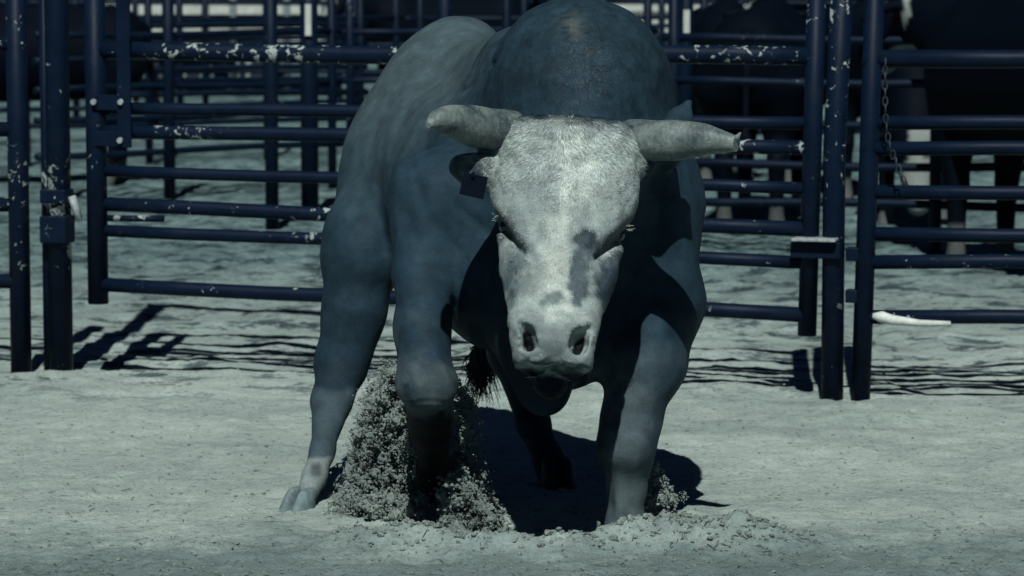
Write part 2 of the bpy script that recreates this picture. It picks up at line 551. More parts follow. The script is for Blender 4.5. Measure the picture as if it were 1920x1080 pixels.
# hollow between the neck and the left shoulder, under the neck crest
bf.rc(P(1110, 285, 8.98), P(1205, 290, 8.95), 0.15, 0.115, 0.06)
bf.el(P(1243, 420, 8.86), (0.058, 0.22, 0.17), 0.06, cut=True)
# bull's left foreleg (standing)
bf.rc(P(1195, 400, 9.22), P(1226, 560, 9.18), 0.185, 0.135, 0.09)
bf.rc(P(1226, 560, 9.18), P(1208, 680, 9.08), 0.135, 0.106, 0.07)
bf.rc(P(1208, 680, 9.08), P(1182, 785, 9.02), 0.106, 0.080, 0.05)
bf.rc(P(1182, 785, 9.02), P(1170, 845, 8.98), 0.080, 0.073, 0.04)
bf.rc(P(1170, 845, 8.98), P(1172, 915, 9.00), 0.070, 0.050, 0.04)
bf.rc(P(1172, 915, 9.00), P(1168, 985, 8.99), 0.050, 0.054, 0.03)
bf.rc(P(1168, 985, 8.99), P(1165, 1035, 8.95), 0.054, 0.068, 0.03)
bf.el(P(1172, 832, 8.925), (0.052, 0.036, 0.062), 0.03)                  # knee bone
bf.el(P(1140, 838, 8.98), (0.022, 0.035, 0.040), 0.02)
bf.rc(P(1160, 870, 8.945), P(1164, 965, 8.945), 0.018, 0.016, 0.02)       # cannon front
bf.rc(P(1148, 880, 9.01), P(1146, 960, 9.02), 0.014, 0.012, 0.012)        # tendon
bf.rc(P(1232, 600, 9.04), P(1205, 745, 8.97), 0.040, 0.026, 0.04)         # forearm muscle
# bull's right foreleg (lifted, pawing back)
bf.rc(P(830, 380, 9.18), P(797, 520, 9.08), 0.165, 0.095, 0.06)
bf.rc(P(795, 500, 9.06), P(790, 610, 8.96), 0.092, 0.076, 0.03)
bf.rc(P(790, 610, 8.98), P(800, 715, 8.90), 0.078, 0.080, 0.04)
bf.el(P(804, 725, 8.89), (0.087, 0.085, 0.080), 0.03)                    # knee
bf.rc(P(805, 755, 8.98), P(808, 800, 9.10), 0.074, 0.066, 0.03)
bf.rc(P(808, 800, 9.10), P(814, 880, 9.31), 0.062, 0.048, 0.03)
bf.rc(P(814, 880, 9.31), P(818, 905, 9.37), 0.050, 0.056, 0.03)
# bull's right hind leg, stepping forward and out
bf.rc(P(762, 320, 10.12), P(681, 480, 9.86), 0.20, 0.125, 0.08)
bf.rc(P(684, 450, 9.90), P(661, 580, 9.84), 0.128, 0.098, 0.05)
bf.rc(P(664, 580, 9.84), P(641, 680, 9.83), 0.100, 0.072, 0.04)
bf.rc(P(641, 680, 9.83), P(622, 750, 9.74), 0.072, 0.056, 0.04)
bf.rc(P(622, 750, 9.74), P(604, 845, 9.60), 0.054, 0.037, 0.03)
bf.rc(P(604, 845, 9.60), P(590, 893, 9.54), 0.037, 0.040, 0.03)
bf.rc(P(590, 893, 9.54), P(577, 922, 9.50), 0.036, 0.036, 0.02)
bf.rc(P(652, 655, 9.93), P(628, 700, 9.90), 0.034, 0.026, 0.03)          # hock
bf.rc(P(634, 750, 9.74), P(611, 850, 9.62), 0.016, 0.013, 0.012)
bf.el(P(600, 902, 9.60), (0.020, 0.020, 0.016), 0.01)                     # dewclaw
# bull's left hind leg, set back
bf.rc(P(925, 380, 10.10), P(945, 540, 9.98), 0.22, 0.13, 0.09)
bf.rc(P(945, 540, 9.98), P(958, 660, 10.14), 0.12, 0.068, 0.05)
bf.rc(P(958, 660, 10.14), P(1000, 790, 10.02), 0.064, 0.046, 0.04)
bf.rc(P(1000, 790, 10.02), P(1030, 870, 9.93), 0.046, 0.046, 0.03)
bf.rc(P(1030, 870, 9.93), P(1038, 890, 9.90), 0.046, 0.05, 0.03)
# tail
bf.rc(P(868, 120, 10.52), P(872, 330, 10.62), 0.045, 0.032, 0.03)
bf.rc(P(872, 330, 10.62), P(900, 640, 10.58), 0.032, 0.022, 0.03)
# head
bf.el(H(0.135, 0, -0.150), (0.165, 0.182, 0.160), 0.04, HAX)
bf.rc(H(0.040, -0.125, -0.085), H(0.040, 0.125, -0.085), 0.074, 0.074, 0.04)      # poll
bf.rc(H(0.13, -0.108, -0.082), H(0.13, 0.108, -0.082), 0.082, 0.082, 0.06)
bf.rc(H(0.20, -0.085, -0.078), H(0.20, 0.085, -0.078), 0.085, 0.085, 0.06)        # forehead
bf.rc(H(0.24, 0, -0.088), H(0.53, 0, -0.080), 0.118, 0.082, 0.06)                 # nasal bridge
bf.rc(H(0.20, 0, -0.20), H(0.50, 0, -0.165), 0.145, 0.082, 0.06)                  # jaw mass
for sgn in (-1, 1):
    bf.rc(H(0.205, sgn * 0.135, -0.085), H(0.285, sgn * 0.128, -0.078), 0.052, 0.040, 0.04)     # brow
    bf.rc(H(0.17, sgn * 0.10, -0.09), H(0.40, sgn * 0.085, -0.085), 0.085, 0.060, 0.05)         # broad upper face
    bf.rc(H(0.325, sgn * 0.125, -0.120), H(0.480, sgn * 0.092, -0.105), 0.044, 0.036, 0.03)     # cheek ridge
    bf.rc(H(0.055, sgn * 0.125, -0.105), H(0.060, sgn * 0.195, -0.115), 0.060, 0.052, 0.03)     # horn boss
    bf.rc(H(0.40, sgn * 0.080, -0.100), H(0.59, sgn * 0.060, -0.082), 0.066, 0.058, 0.04)      # side of the nose
    bf.rc(H(0.575, sgn * 0.058, -0.072), H(0.668, sgn * 0.056, -0.076), 0.064, 0.058, 0.03)     # muzzle sides
    bf.el(H(0.612, sgn * 0.080, -0.048), (0.050, 0.030, 0.044), 0.025, HAX)                     # nostril wings
bf.el(H(0.610, 0, -0.060), (0.075, 0.085, 0.070), 0.03, HAX)                      # nose pad
bf.rc(H(0.55, 0, -0.175), H(0.690, 0.0, -0.178), 0.080, 0.052, 0.05)              # lower jaw and chin
for sgn in (-1, 1):
    bf.rc(H(0.272, sgn * 0.182, -0.085), H(0.385, sgn * 0.096, -0.030), 0.011, 0.005, 0.018, flat=(HN, 0.40), cut=True)  # eye fold
    bf.rc(H(0.640, sgn * 0.066, 0.005), H(0.610, sgn * 0.071, 0.002), 0.0165, 0.013, 0.010, flat=(HN, 0.28), cut=True)     # nostril
    bf.rc(H(0.612, sgn * 0.070, 0.002), H(0.588, sgn * 0.092, -0.012), 0.011, 0.005, 0.010, flat=(HN, 0.5), cut=True)
bf.rc(H(0.704, -0.085, -0.055), H(0.700, 0.085, -0.055), 0.009, 0.009, 0.012, flat=(HN, 0.3), cut=True)   # mouth line
# ears
bf.rc(P(955, 318, 8.70), P(898, 322, 8.62), 0.042, 0.052, 0.03, flat=((0.1, 1, 0.3), 1.9))
bf.rc(P(898, 322, 8.62), P(868, 312, 8.60), 0.048, 0.030, 0.03, flat=((0.1, 1, 0.3), 1.9))
bf.rc(P(1225, 285, 8.80), P(1272, 225, 8.83), 0.036, 0.038, 0.03, flat=((0.1, 1, 0.2), 2.0))
bf.rc(P(1272, 225, 8.83), P(1291, 192, 8.84), 0.036, 0.012, 0.02, flat=((0.1, 1, 0.2), 2.0))
# muscle and hide relief over the whole field where the skin lies
band = np.nonzero(np.abs(bf.F) < 0.05)
pts = np.stack(band, -1) * bf.h + bf.lo
rel = 0.008 * fbm(pts[:, 0] * 5, pts[:, 1] * 5, pts[:, 2] * 5, 3, 91)
u_, v_ = PX(pts)
neckz = np.exp(-((u_ - 1085) / 120) ** 2) * np.exp(-((v_ - 120) / 60) ** 2)
rel += neckz * 0.006 * fbm(pts[:, 0] * 12, pts[:, 1] * 9, pts[:, 2] * 34, 3, 95)
q_ = pts - HO
lip = sstep(0.56, 0.62, q_ @ HL) * (pts[:, 1] < 8.6)
hd_ = (pts[:, 1] < 8.75) & (np.abs(q_ @ HW) < .2)
rel += hd_ * 0.0022 * fbm(pts[:, 0] * 30, pts[:, 1] * 30, pts[:, 2] * 30, 3, 99)
for sg in (0, 1):
    cx = (lambda a: a) if sg == 0 else (lambda a: 2 * 1062 - a)
    for off, dep in ((16, .0035), (30, .0028)):
        path_ = [(cx(942), 400 + off), (cx(962), 440 + off), (cx(990), 482 + off)]
        dmin = np.full(len(u_), 1e9)
        for (x0, y0), (x1, y1) in zip(path_[:-1], path_[1:]):
            t = np.clip(((u_ - x0) * (x1 - x0) + (v_ - y0) * (y1 - y0)) / ((x1 - x0) ** 2 + (y1 - y0) ** 2), 0, 1)
            dmin = np.minimum(dmin, np.hypot(u_ - x0 - t * (x1 - x0), v_ - y0 - t * (y1 - y0)))
        rel += hd_ * dep * np.exp(-(dmin / 4.5) ** 2)
rel += lip * 0.0045 * np.abs(fbm(pts[:, 0] * 26, pts[:, 1] * 26, pts[:, 2] * 55, 2, 97))
knee = np.exp(-((u_ - 805) / 45) ** 2) * np.exp(-((v_ - 765) / 28) ** 2) * (pts[:, 1] < 9.2)
rel += knee * 0.0025 * np.sin((v_ - 0.004 * (u_ - 805) ** 2) * 0.42)
def seg_px(path, wpx):
    d = np.full(len(u_), 1e9)
    for (x0, y0), (x1, y1) in zip(path[:-1], path[1:]):
        t = np.clip(((u_ - x0) * (x1 - x0) + (v_ - y0) * (y1 - y0)) / ((x1 - x0) ** 2 + (y1 - y0) ** 2), 0, 1)
        d = np.minimum(d, np.hypot(u_ - x0 - t * (x1 - x0), v_ - y0 - t * (y1 - y0)))
    return np.exp(-(d / wpx) ** 2)
behind = (pts[:, 1] > 9.05) & (pts[:, 1] < 10.3) & (pts[:, 2] > 0.5)
rel += behind * 0.007 * seg_px([(962, 78), (905, 150), (848, 205)], 6)          # crease behind the hump
rel += behind * 0.006 * seg_px([(925, 120), (880, 165), (838, 190)], 5)
rel -= behind * 0.009 * seg_px([(752, 470), (734, 390), (744, 310), (785, 235)], 12)   # shoulder blade edge
rel += behind * 0.008 * seg_px([(718, 470), (712, 390), (722, 310), (765, 215)], 14)
chest_ = (pts[:, 1] < 9.4) & (pts[:, 2] < 1.1) & (u_ < 960)
for q0, q1, q2 in (((770, 300), (800, 400), (860, 470)), ((800, 290), (850, 380), (920, 440)), ((765, 400), (800, 500), (870, 600))):
    rel += chest_ * 0.004 * seg_px([q0, q1, q2], 9)
bf.F[band] += rel.astype(np.float32)
BV, BF = bf.skin()
BN = vnormals(BV, BF)

# coat colouring: the animal's own patches, with some light and shade painted in
def coat(V):
    u, v = PX(V)
    x, y, z = V.T
    q = V - HO
    l, w_, n_ = q @ HL, q @ HW, q @ HN
    nz = fbm(x * 9, y * 9, z * 9, 4, 201)
    nf = fbm(x * 40, y * 40, z * 40, 3, 205)
    def m3(c, t): return np.array(c, float)[None] * np.ones((len(V), 1)) if t is None else None
    C = np.tile(np.array([0.030, 0.066, 0.092]), (len(V), 1))
    def lay(col, t):
        nonlocal C
        C = C * (1 - t[:, None]) + np.array(col)[None] * t[:, None]
    lay((0.105, 0.158, 0.168), sstep(9.25, 9.8, y) * sstep(0.75, 1.3, z + 0.08 * nz) * 0.85)  # sunlit tone of the back and upper flank painted into the coat
    lay((0.024, 0.050, 0.070), (1 - sstep(0.55, 0.95, z + 0.06 * nz)) * 0.6)  # lower body darkened in colour as shade
    hump = sstep(0.0, 0.25, 1 - ((u - 1090) / 230) ** 2 - ((v - 130) / 190) ** 2) * (y > 8.72) * (y < 9.6)
    lay((0.024, 0.050, 0.066), hump * np.clip(0.55 + 0.6 * nz, 0, 1))
    lay((0.10, 0.125, 0.12), np.exp(-((u - 1072) / 22) ** 2 - ((v - 52) / 26) ** 2) * hump * np.clip(0.7 + nf, 0, 1))
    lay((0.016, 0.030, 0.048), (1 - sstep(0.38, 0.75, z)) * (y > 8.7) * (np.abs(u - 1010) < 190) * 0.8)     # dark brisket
    # legs
    fr = (u < 880) & (u > 715) & (y < 9.5) & (v > 430)
    lay((0.080, 0.118, 0.130), fr * sstep(560, 640, v) * np.clip(0.5 + 1.2 * nz, 0, 1) * (1 - sstep(770, 800, v)))
    lay((0.105, 0.145, 0.150), fr * np.exp(-((v - 735) / 40) ** 2) * np.clip(0.7 + nf, 0, 1))
    lay((0.004, 0.005, 0.008), fr * sstep(772, 800, v + 16 * nz + 8 * nf))  # shade on the folded lower leg painted in as black coat
    hr = (u < 735) & (y > 9.35)
    lay((0.022, 0.044, 0.060), hr * sstep(670, 690, v + 14 * nz) * (1 - sstep(716, 732, v + 10 * nz)))
    lay((0.070, 0.110, 0.125), hr * sstep(722, 736, v + 8 * nz))
    lay((0.29, 0.355, 0.335), hr * sstep(852, 862, v + 8 * nz))
    lay((0.10, 0.12, 0.12), hr * np.exp(-((u - 592) / 11) ** 4 - ((v - 880) / 15) ** 4))
    fl = (u > 1100) & (y < 9.35) & (v > 560)
    lay((0.100, 0.140, 0.150), fl * sstep(620, 720, v) * (0.6 + 0.4 * np.clip(nz * 2, -1, 1)))
    lay((0.125, 0.170, 0.175), fl * sstep(860, 930, v) * np.clip(0.7 + nz, 0, 1))
    # head: pale face mask with its patches, plus painted shade in the recesses
    head = (l > -0.06) & (l < 0.80) & (n_ > -0.36) & (np.abs(w_) < 0.215) & (y < 8.86)
    front = sstep(-0.165, -0.10, n_ + 0.02 * nz) * sstep(-0.035, 0.035, l + 0.015 * nf) * head
    lay((0.33, 0.39, 0.355), front)
    lay((0.45, 0.51, 0.45), front * np.clip(np.exp(-((w_ - 0.01 - 0.02 * nz) / 0.055) ** 2) * (0.75 + nf), 0, 1))
    lay((0.22, 0.27, 0.26), front * np.clip(-nz * 1.1, 0, 0.6))
    lay((0.23, 0.28, 0.265), front * np.exp(-((u - 1010) / 60) ** 2 - ((v - 330) / 60) ** 2) * 0.5)
    def patch(col, cu, cv, ru, rv, ang=0.0, k=1.0, soft=0.5):
        a = math.radians(ang)
        du, dv = u - cu, v - cv
        p, q2 = du * math.cos(a) + dv * math.sin(a), -du * math.sin(a) + dv * math.cos(a)
        r = np.sqrt((p / ru) ** 2 + (q2 / rv) ** 2) + 0.30 * nf + 0.22 * nz
        lay(col, head * (n_ > -0.2) * (1 - sstep(1 - soft, 1 + soft * 0.4, r)) * k)
    patch((0.16, 0.20, 0.205), 985, 450, 20, 60, -28, 0.6, 0.8)  # shade of the eye hollows painted in, this side and the next
    patch((0.16, 0.20, 0.205), 1150, 430, 16, 56, 30, 0.6, 0.8)
    patch((0.55, 0.60, 0.52), 1060, 375, 9, 95, 3, 0.6, 0.7)
    patch((0.55, 0.60, 0.52), 1040, 500, 26, 70, 5, 0.5, 0.8)
    patch((0.030, 0.046, 0.055), 1101, 452, 25, 24)
    patch((0.085, 0.118, 0.128), 1086, 512, 21, 56, 6, 0.95, 0.35)
    patch((0.12, 0.155, 0.155), 1035, 562, 24, 22, 0, 0.9)
    patch((0.035, 0.058, 0.072), 1150, 535, 34, 82, 12)
    patch((0.10, 0.13, 0.135), 1165, 470, 14, 40, 25, 0.8)
    patch((0.095, 0.135, 0.145), 960, 520, 30, 62, 8, 0.95, 0.7)
    patch((0.10, 0.13, 0.13), 950, 430, 18, 34, -25, 0.7, 0.8)
    patch((0.17, 0.20, 0.185), 1035, 622, 58, 20, 0, 0.7, 0.7)
    patch((0.10, 0.13, 0.135), 1036, 655, 32, 22, 0, 0.85, 0.5)
    lay((0.20, 0.245, 0.235), head * sstep(0.54, 0.62, l) * (n_ > -0.13) * np.clip(0.7 + 0.8 * fbm(x * 30, y * 30, z * 30, 3, 221), 0, 1))
    lay((0.05, 0.07, 0.08), head * sstep(0.655, 0.69, l + 0.012 * nz) * (n_ > -0.13) * np.clip(0.35 + 1.3 * fbm(x * 45, y * 45, z * 80, 3, 223), 0, 0.9))
    lay((0.008, 0.015, 0.024), head * sstep(0.690, 0.703, l + 0.006 * nz))  # chin blackened in colour to stand for the muzzle's shade
    nos = np.minimum(*[((l - 0.628 + (np.abs(w_) - 0.066) * 0.8) / 0.026) ** 2 + ((w_ - s * 0.067) / 0.018) ** 2 for s in (-1, 1)])
    lay((0.006, 0.008, 0.010), head * (1 - sstep(0.7, 1.1, nos)) * (n_ < 0.06))  # darkness of the nostril openings painted in
    fold = np.min([((l - 0.315 - (np.abs(w_) - 0.14) * -1.25) / 0.016) ** 2 + 9 * (np.abs(w_) < 0.09) + 0 * l], axis=0)
    lay((0.045, 0.06, 0.065), head * (1 - sstep(0.5, 1.4, fold)) * 0.75)  # shade under the brow painted as a dark line along the eye fold
    ears = ((u < 935) & (u > 835) & (v > 250) & (v < 375) & (y < 8.85) & (w_ < -0.195))
    lay((0.20, 0.25, 0.24), ears * np.clip(0.7 + nf, 0.2, 1))
    lay((0.30, 0.34, 0.29), ears * np.exp(-((u - 850) / 14) ** 2 - ((v - 275) / 12) ** 2))
    hide = np.where(front > 0.5, 0.88, 0.58)
    mot = 1 + 0.16 * fbm(x * 22, y * 22, z * 22, 4, 211) + 0.12 * nf
    mot = mot + hump * 0.22 * fbm(x * 95, y * 70, z * 60, 3, 217)
    return np.clip(C * (hide * mot)[:, None], 0.003, 0.6)
BC = coat(BV)
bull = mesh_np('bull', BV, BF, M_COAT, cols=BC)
tag(bull, 'big humped white-faced bull pawing dirt with one foreleg lifted', 'bull')

def ringhorn(pts, rad, name):
    pts = np.array(pts); rad = np.array(rad)
    t = np.linspace(0, len(pts) - 1, 46)
    q = np.stack([np.interp(t, np.arange(len(pts)), pts[:, i]) for i in range(3)], -1)
    for _ in range(6): q[1:-1] = (q[:-2] + 2 * q[1:-1] + q[2:]) / 4
    r = np.interp(t, np.arange(len(pts)), rad)
    for _ in range(4): r[1:-1] = (r[:-2] + 2 * r[1:-1] + r[2:]) / 4
    r = r * (1 + 0.03 * vnoise(t * 1.3, 0 * t, 0 * t, 7) + 0.022 * np.sin(t * 4.0) * (t < 2.2))
    mb = MB().tube(q, list(r), 24)
    return mb
mb = ringhorn([P(962, 250, 8.70), P(930, 245, 8.66), P(885, 236, 8.58), P(842, 226, 8.49), P(818, 226, 8.43), P(803, 235, 8.395)],
              [R(42, 8.6), R(42, 8.6), R(38, 8.55), R(30, 8.5), R(20, 8.45), R(6, 8.4)], 'horn')
hn = mb.build('horn', M_HORN, bull); hn['label'] = 'horn curving forward with a pale flat tip'
mb = ringhorn([P(1180, 264, 8.70), P(1215, 264, 8.66), P(1270, 263, 8.61), P(1318, 261, 8.57), P(1356, 266, 8.54), P(1381, 270, 8.52)],
              [R(40, 8.6), R(40, 8.6), R(37, 8.6), R(31, 8.55), R(21, 8.53), R(15, 8.52)], 'horn')
mb.tube([P(1374, 262, 8.525), P(1384, 256, 8.52), P(1389, 248, 8.52)], [R(9, 8.5), R(5, 8.5), R(1.5, 8.5)], 8)
hn = mb.build('horn', M_HORN, bull); hn['label'] = 'straight horn with a broken splintered tip'
for sgn in (-1, 1):
    bm = bmesh.new()
    bmesh.ops.create_uvsphere(bm, u_segments=20, v_segments=12, radius=0.020)
    me = bpy.data.meshes.new('eye'); bm.to_mesh(me); bm.free()
    for p in me.polygons: p.use_smooth = True
    me.materials.append(M_EYE)
    e = bpy.data.objects.new('eye', me); COL.objects.link(e); e.parent = bull
    e.location = H(0.284, sgn * 0.152, -0.112)
    # lashes
    lb = MB()
    for k in range(7):
        a = H(0.266 + random.uniform(-.014, .016), sgn * (0.176 + random.uniform(-.006, .004)), -0.09 + random.uniform(-.03, .02))
        tip = a + HW * sgn * random.uniform(.010, .024) + HL * random.uniform(-.006, .006) + HN * random.uniform(-.004, .012)
        lb.tube([a, (a + tip) / 2 - HL * .002, tip], [.0009, .0007, .0003], 4, cap=False)
    lb.build('eyelash', M_BONE, bull)
# hooves
def hoof(p, ang, s=1.0, tilt=0.0):
    mb = MB()
    for sd in (-1, 1):
        V, F = [], []
        n = 14
        for j, (zz, sc_, fw) in enumerate([(0.0, 1.0, .026), (0.016, 1.0, .022), (0.05, .86, .004), (0.078, .74, -.012), (0.088, .5, -.016)]):
            for k in range(n):
                th = 2 * math.pi * k / n
                px_, py_ = math.cos(th) * 0.032 * sc_, math.sin(th) * 0.062 * sc_
                if sd * px_ < 0: px_ *= 0.55
                V.append(Vector((sd * 0.022 + px_, py_ - fw - 0.01, zz)))
        for j in range(4):
            for k in range(n): F.append((j * n + k, j * n + (k + 1) % n, (j + 1) * n + (k + 1) % n, (j + 1) * n + k))
        F.append(tuple(range(n - 1, -1, -1))); F.append(tuple(range(4 * n, 5 * n)))
        M = Matrix.Translation(Vector(p)) @ Matrix.Rotation(ang, 4, 'Z') @ Matrix.Rotation(tilt, 4, 'X') @ Matrix.Scale(s, 4)
        mb.add([M @ q for q in V], F)
    return mb.build('hoof', M_HOOF, bull)
p = P(566, 945, 9.46); hoof((p[0], p[1], gz(p[0], p[1]) - 0.022), math.radians(-32), 0.9)
p = P(1044, 905, 9.88); hoof((p[0], p[1], gz(p[0], p[1]) - 0.01), math.radians(8), 1.05).data.materials[0] = M_HOOF_SHADED
p = P(1168, 1050, 9.0); hoof((p[0], p[1], gz(p[0], p[1]) - 0.035), math.radians(5), 1.05)
p = P(818, 935, 9.42); hoof(p, math.radians(0), 1.05, math.radians(55))
# ear tag
mb = MB()
c = P(888, 348, 8.54)
mb.box(c, (R(46, 8.66), 0.004, R(42, 8.66)), (Vector((.97, 0, -.22)), Vector((0, 1, 0)), Vector((.22, 0, .97))))
mb.tube([c + np.array([-.002, -.008, .026]), c + np.array([-.002, .07, .03])], .006, 8)
et = mb.build('ear_tag', M_BLACKTAG, bull, 0.0015); et['label'] = 'dark square tag hanging from the ear'

# ---- coat hair: fine blades combed along the hide
def blades(V, Fq, N, C, count, sel, lenf, flow, wid, lift, seed, spread=0.35, c0=0.62, c1=1.4):
    rg = np.random.default_rng(seed)
    cen = V[Fq].mean(1)
    fn = N[Fq].mean(1)
    area = np.linalg.norm(np.cross(V[Fq[:, 2]] - V[Fq[:, 0]], V[Fq[:, 3]] - V[Fq[:, 1]]), axis=1)
    wgt = area * sel(cen, fn)
    fi = rg.choice(len(Fq), count, p=wgt / wgt.sum())
    q = V[Fq[fi]]
    a, b = rg.random((count, 1)), rg.random((count, 1))
    p = (q[:, 0] * (1 - a) + q[:, 1] * a) * (1 - b) + (q[:, 3] * (1 - a) + q[:, 2] * a) * b
    nn = fn[fi]; nn /= np.linalg.norm(nn, axis=1)[:, None]
    d = flow(p, nn) + rg.normal(0, spread, (count, 3))
    d -= nn * (d * nn).sum(1)[:, None]
    d /= np.linalg.norm(d, axis=1)[:, None] + 1e-9
    d = d + nn * (lift * rg.uniform(c0, c1, (count, 1)))
    d /= np.linalg.norm(d, axis=1)[:, None]
    L = lenf(p) * rg.uniform(0.6, 1.3, count)
    side = np.cross(d, nn); side /= np.linalg.norm(side, axis=1)[:, None] + 1e-9
    w2 = (wid * rg.uniform(0.6, 1.3, count))[:, None]
    base = p - nn * 0.001
    mid = base + d * L[:, None] * 0.55
    tip = base + d * L[:, None] - nn * (L * 0.18)[:, None]
    Vb = np.stack([base - side * w2, base + side * w2, mid + side * w2 * .7, mid - side * w2 * .7, tip], 1).reshape(-1, 3)
    i0 = np.arange(count)[:, None] * 5
    T = np.concatenate([i0 + np.array([[0, 1, 2]]), i0 + np.array([[0, 2, 3]]), i0 + np.array([[3, 2, 4]])])
    col = C[Fq[fi, 0]] * rg.uniform(0.5, 1.5, (count, 1))
    return Vb, T, np.repeat(col, 5, 0)
def headness(p): 
    q = p - HO
    l, w_, n_ = q @ HL, q @ HW, q @ HN
    return (l > -0.05) * (l < 0.58) * (np.abs(w_) < 0.235) * (n_ > -0.2) * (p[:, 1] < 8.85), l, w_, n_
def sel_face(c, n):
    hd, l, w_, n_ = headness(c)
    return hd * (n[:, 1] < 0.15) * (1.0 - 0.45 * sstep(0.45, 0.58, l))
def flow_face(p, n):
    hd, l, w_, n_ = headness(p)
    sw = fbm(p[:, 0] * 14, p[:, 1] * 14, p[:, 2] * 14, 2, 301)
    sw2 = fbm(p[:, 0] * 14, p[:, 1] * 14, p[:, 2] * 14, 2, 307)
    a = (w_ - 0.0) / 0.09
    along = HL[None] * (0.75 - 1.0 * sstep(0.30, 0.05, l) * 0)[:, None] + HW[None] * np.clip(a, -1.3, 1.3)[:, None]
    # whorl between the horns
    rl, rw = l - 0.02, w_ - 0.0
    return along + HW[None] * (0.8 * sw)[:, None] + HL[None] * (0.8 * sw2)[:, None]
def len_face(p):
    hd, l, w_, n_ = headness(p)
    return 0.010 + 0.012 * sstep(0.28, 0.02, l) + 0.006 * np.exp(-((w_) / 0.05) ** 2) * sstep(0.45, 0.1, l)
V1 = blades(BV, BF, BN, BC, 60000, sel_face, len_face, flow_face, 0.0010, 0.18, 401, 0.24, 0.74, 1.30)
def sel_body(c, n):
    hd, l, w_, n_ = headness(c)
    return (~hd.astype(bool)) * (n[:, 1] < 0.25) * (1 + 1.2 * (c[:, 2] > 1.2) * (c[:, 1] < 9.4))
def flow_body(p, n):
    sw = fbm(p[:, 0] * 6, p[:, 1] * 6, p[:, 2] * 6, 2, 311)
    return np.stack([0.25 * sw, 0.5 + 0 * sw, -0.9 + 0.3 * sw], -1)
def len_body(p):
    u, v = PX(p)
    cl = np.exp(-((u - 1110) / 60) ** 2 - ((v - 110) / 90) ** 2)
    return 0.007 + 0.011 * cl
V2 = blades(BV, BF, BN, BC, 120000, sel_body, len_body, flow_body, 0.0011, 0.15, 402, 0.22, 0.5, 1.6)
Vh = np.concatenate([V1[0], V2[0]])
Th = np.concatenate([V1[1], V2[1] + len(V1[0])])
Ch = np.concatenate([V1[2], V2[2]])
hair = mesh_np('coat_hair', Vh, Th, M_HAIR, bull, smooth=False, cols=Ch)
# tail switch
tb = MB()
for k in range(260):
    a0 = P(900 + random.gauss(0, 5), 628 + random.uniform(0, 30), 10.58 + random.gauss(0, .02))
    e0 = P(900 + random.gauss(0, 15), 725 + random.gauss(0, 18), 10.56 + random.gauss(0, .04))
    md = (a0 + e0) / 2 + np.array([random.gauss(0, .02), random.gauss(0, .02), .0])
    tb.tube([a0, md, e0], [.003, .0028, .0008], 4, cap=False)
tb.build('tail_switch', plain('tail_hair', (0.012, 0.016, 0.022), 0.6, 0.3, 40), bull)

# ------------------------------------------------------------------ thrown dirt, loose clods, straw
def ico():
    bm = bmesh.new(); bmesh.ops.create_icosphere(bm, subdivisions=1, radius=1.0)
    V = np.array([v.co[:] for v in bm.verts]); F = np.array([[v.index for v in f.verts] for f in bm.faces]); bm.free()
    return V, F
def ico2():
    bm = bmesh.new(); bmesh.ops.create_icosphere(bm, subdivisions=2, radius=1.0)
    V = np.array([v.co[:] for v in bm.verts]); F = np.array([[v.index for v in f.verts] for f in bm.faces]); bm.free()
    return V, F
I1, I2 = ico(), ico2()
def clods(name, pos, size, seed, base=I1, flat=0.75, core=None):
    rg = np.random.default_rng(seed)
    V0, F0 = base
    n, k = len(pos), len(V0)
    jit = 1 + rg.uniform(-0.32, 0.32, (n, k, 1))
    sc3 = rg.uniform(0.65, 1.25, (n, 1, 3))
    V = V0[None] * jit * sc3
    a = rg.uniform(0, 2 * np.pi, n); b = rg.uniform(0, np.pi, n)
    ca, sa, cb, sb = np.cos(a), np.sin(a), np.cos(b), np.sin(b)
    Rm = np.stack([np.stack([ca, -sa * cb, sa * sb], -1), np.stack([sa, ca * cb, -ca * sb], -1), np.stack([0 * a, sb, cb], -1)], 1)
    V = np.einsum('nij,nkj->nki', Rm, V)
    V[:, :, 2] *= flat
    V = V * size[:, None, None] + pos[:, None, :]
    F = F0[None] + (np.arange(n) * k)[:, None, None]
    V, F = V.reshape(-1, 3), F.reshape(-1, 3)
    if core is not None:
        q = core[1] + len(V)
        F = np.concatenate([F, q[:, [0, 1, 2]], q[:, [0, 2, 3]]])
        V = np.concatenate([V, core[0]])
    return mesh_np(name, V, F, M_CLOD, smooth=False)
# the spray: a curtain of clods flung up round the pawing foot and falling back
rg = RNG
pos, siz = [], []
def spray(n, poly_l, poly_r, v0, v1, Yc, Yw, smin, smax, bias=1.0):
    """n clods between the left and right edge curves (pixel u at v0..v1), at distance Yc +- Yw"""
    k = 0
    while k < n:
        t = rg.random() ** bias
        v = v0 + (v1 - v0) * t
        ul = np.interp(t, np.linspace(0, 1, len(poly_l)), poly_l) + rg.normal(0, 7)
        ur = np.interp(t, np.linspace(0, 1, len(poly_r)), poly_r) + rg.normal(0, 7)
        u = ul + (ur - ul) * rg.random()
        Y = Yc + rg.normal(0, Yw)
        p = P(u, v, Y)
        if p[2] < gz(p[0], p[1]) - 0.01: 
            p[2] = gz(p[0], p[1]) + 0.005
        pos.append(p)
        siz.append(smin + (smax - smin) * rg.random() ** 3.2)
        k += 1
spray(900, [728, 690, 672, 655, 640, 628], [762, 770, 800, 830, 850, 870], 690, 985, 9.47, 0.05, .006, .022, 0.75)
spray(300, [850, 845, 850, 850, 870], [878, 893, 896, 915, 945], 715, 1000, 9.42, 0.04, .005, .018, 0.8)
spray(300, [835, 830, 825, 830, 850], [865, 885, 905, 930, 950], 885, 1003, 9.14, 0.04, .005, .018, 0.6)
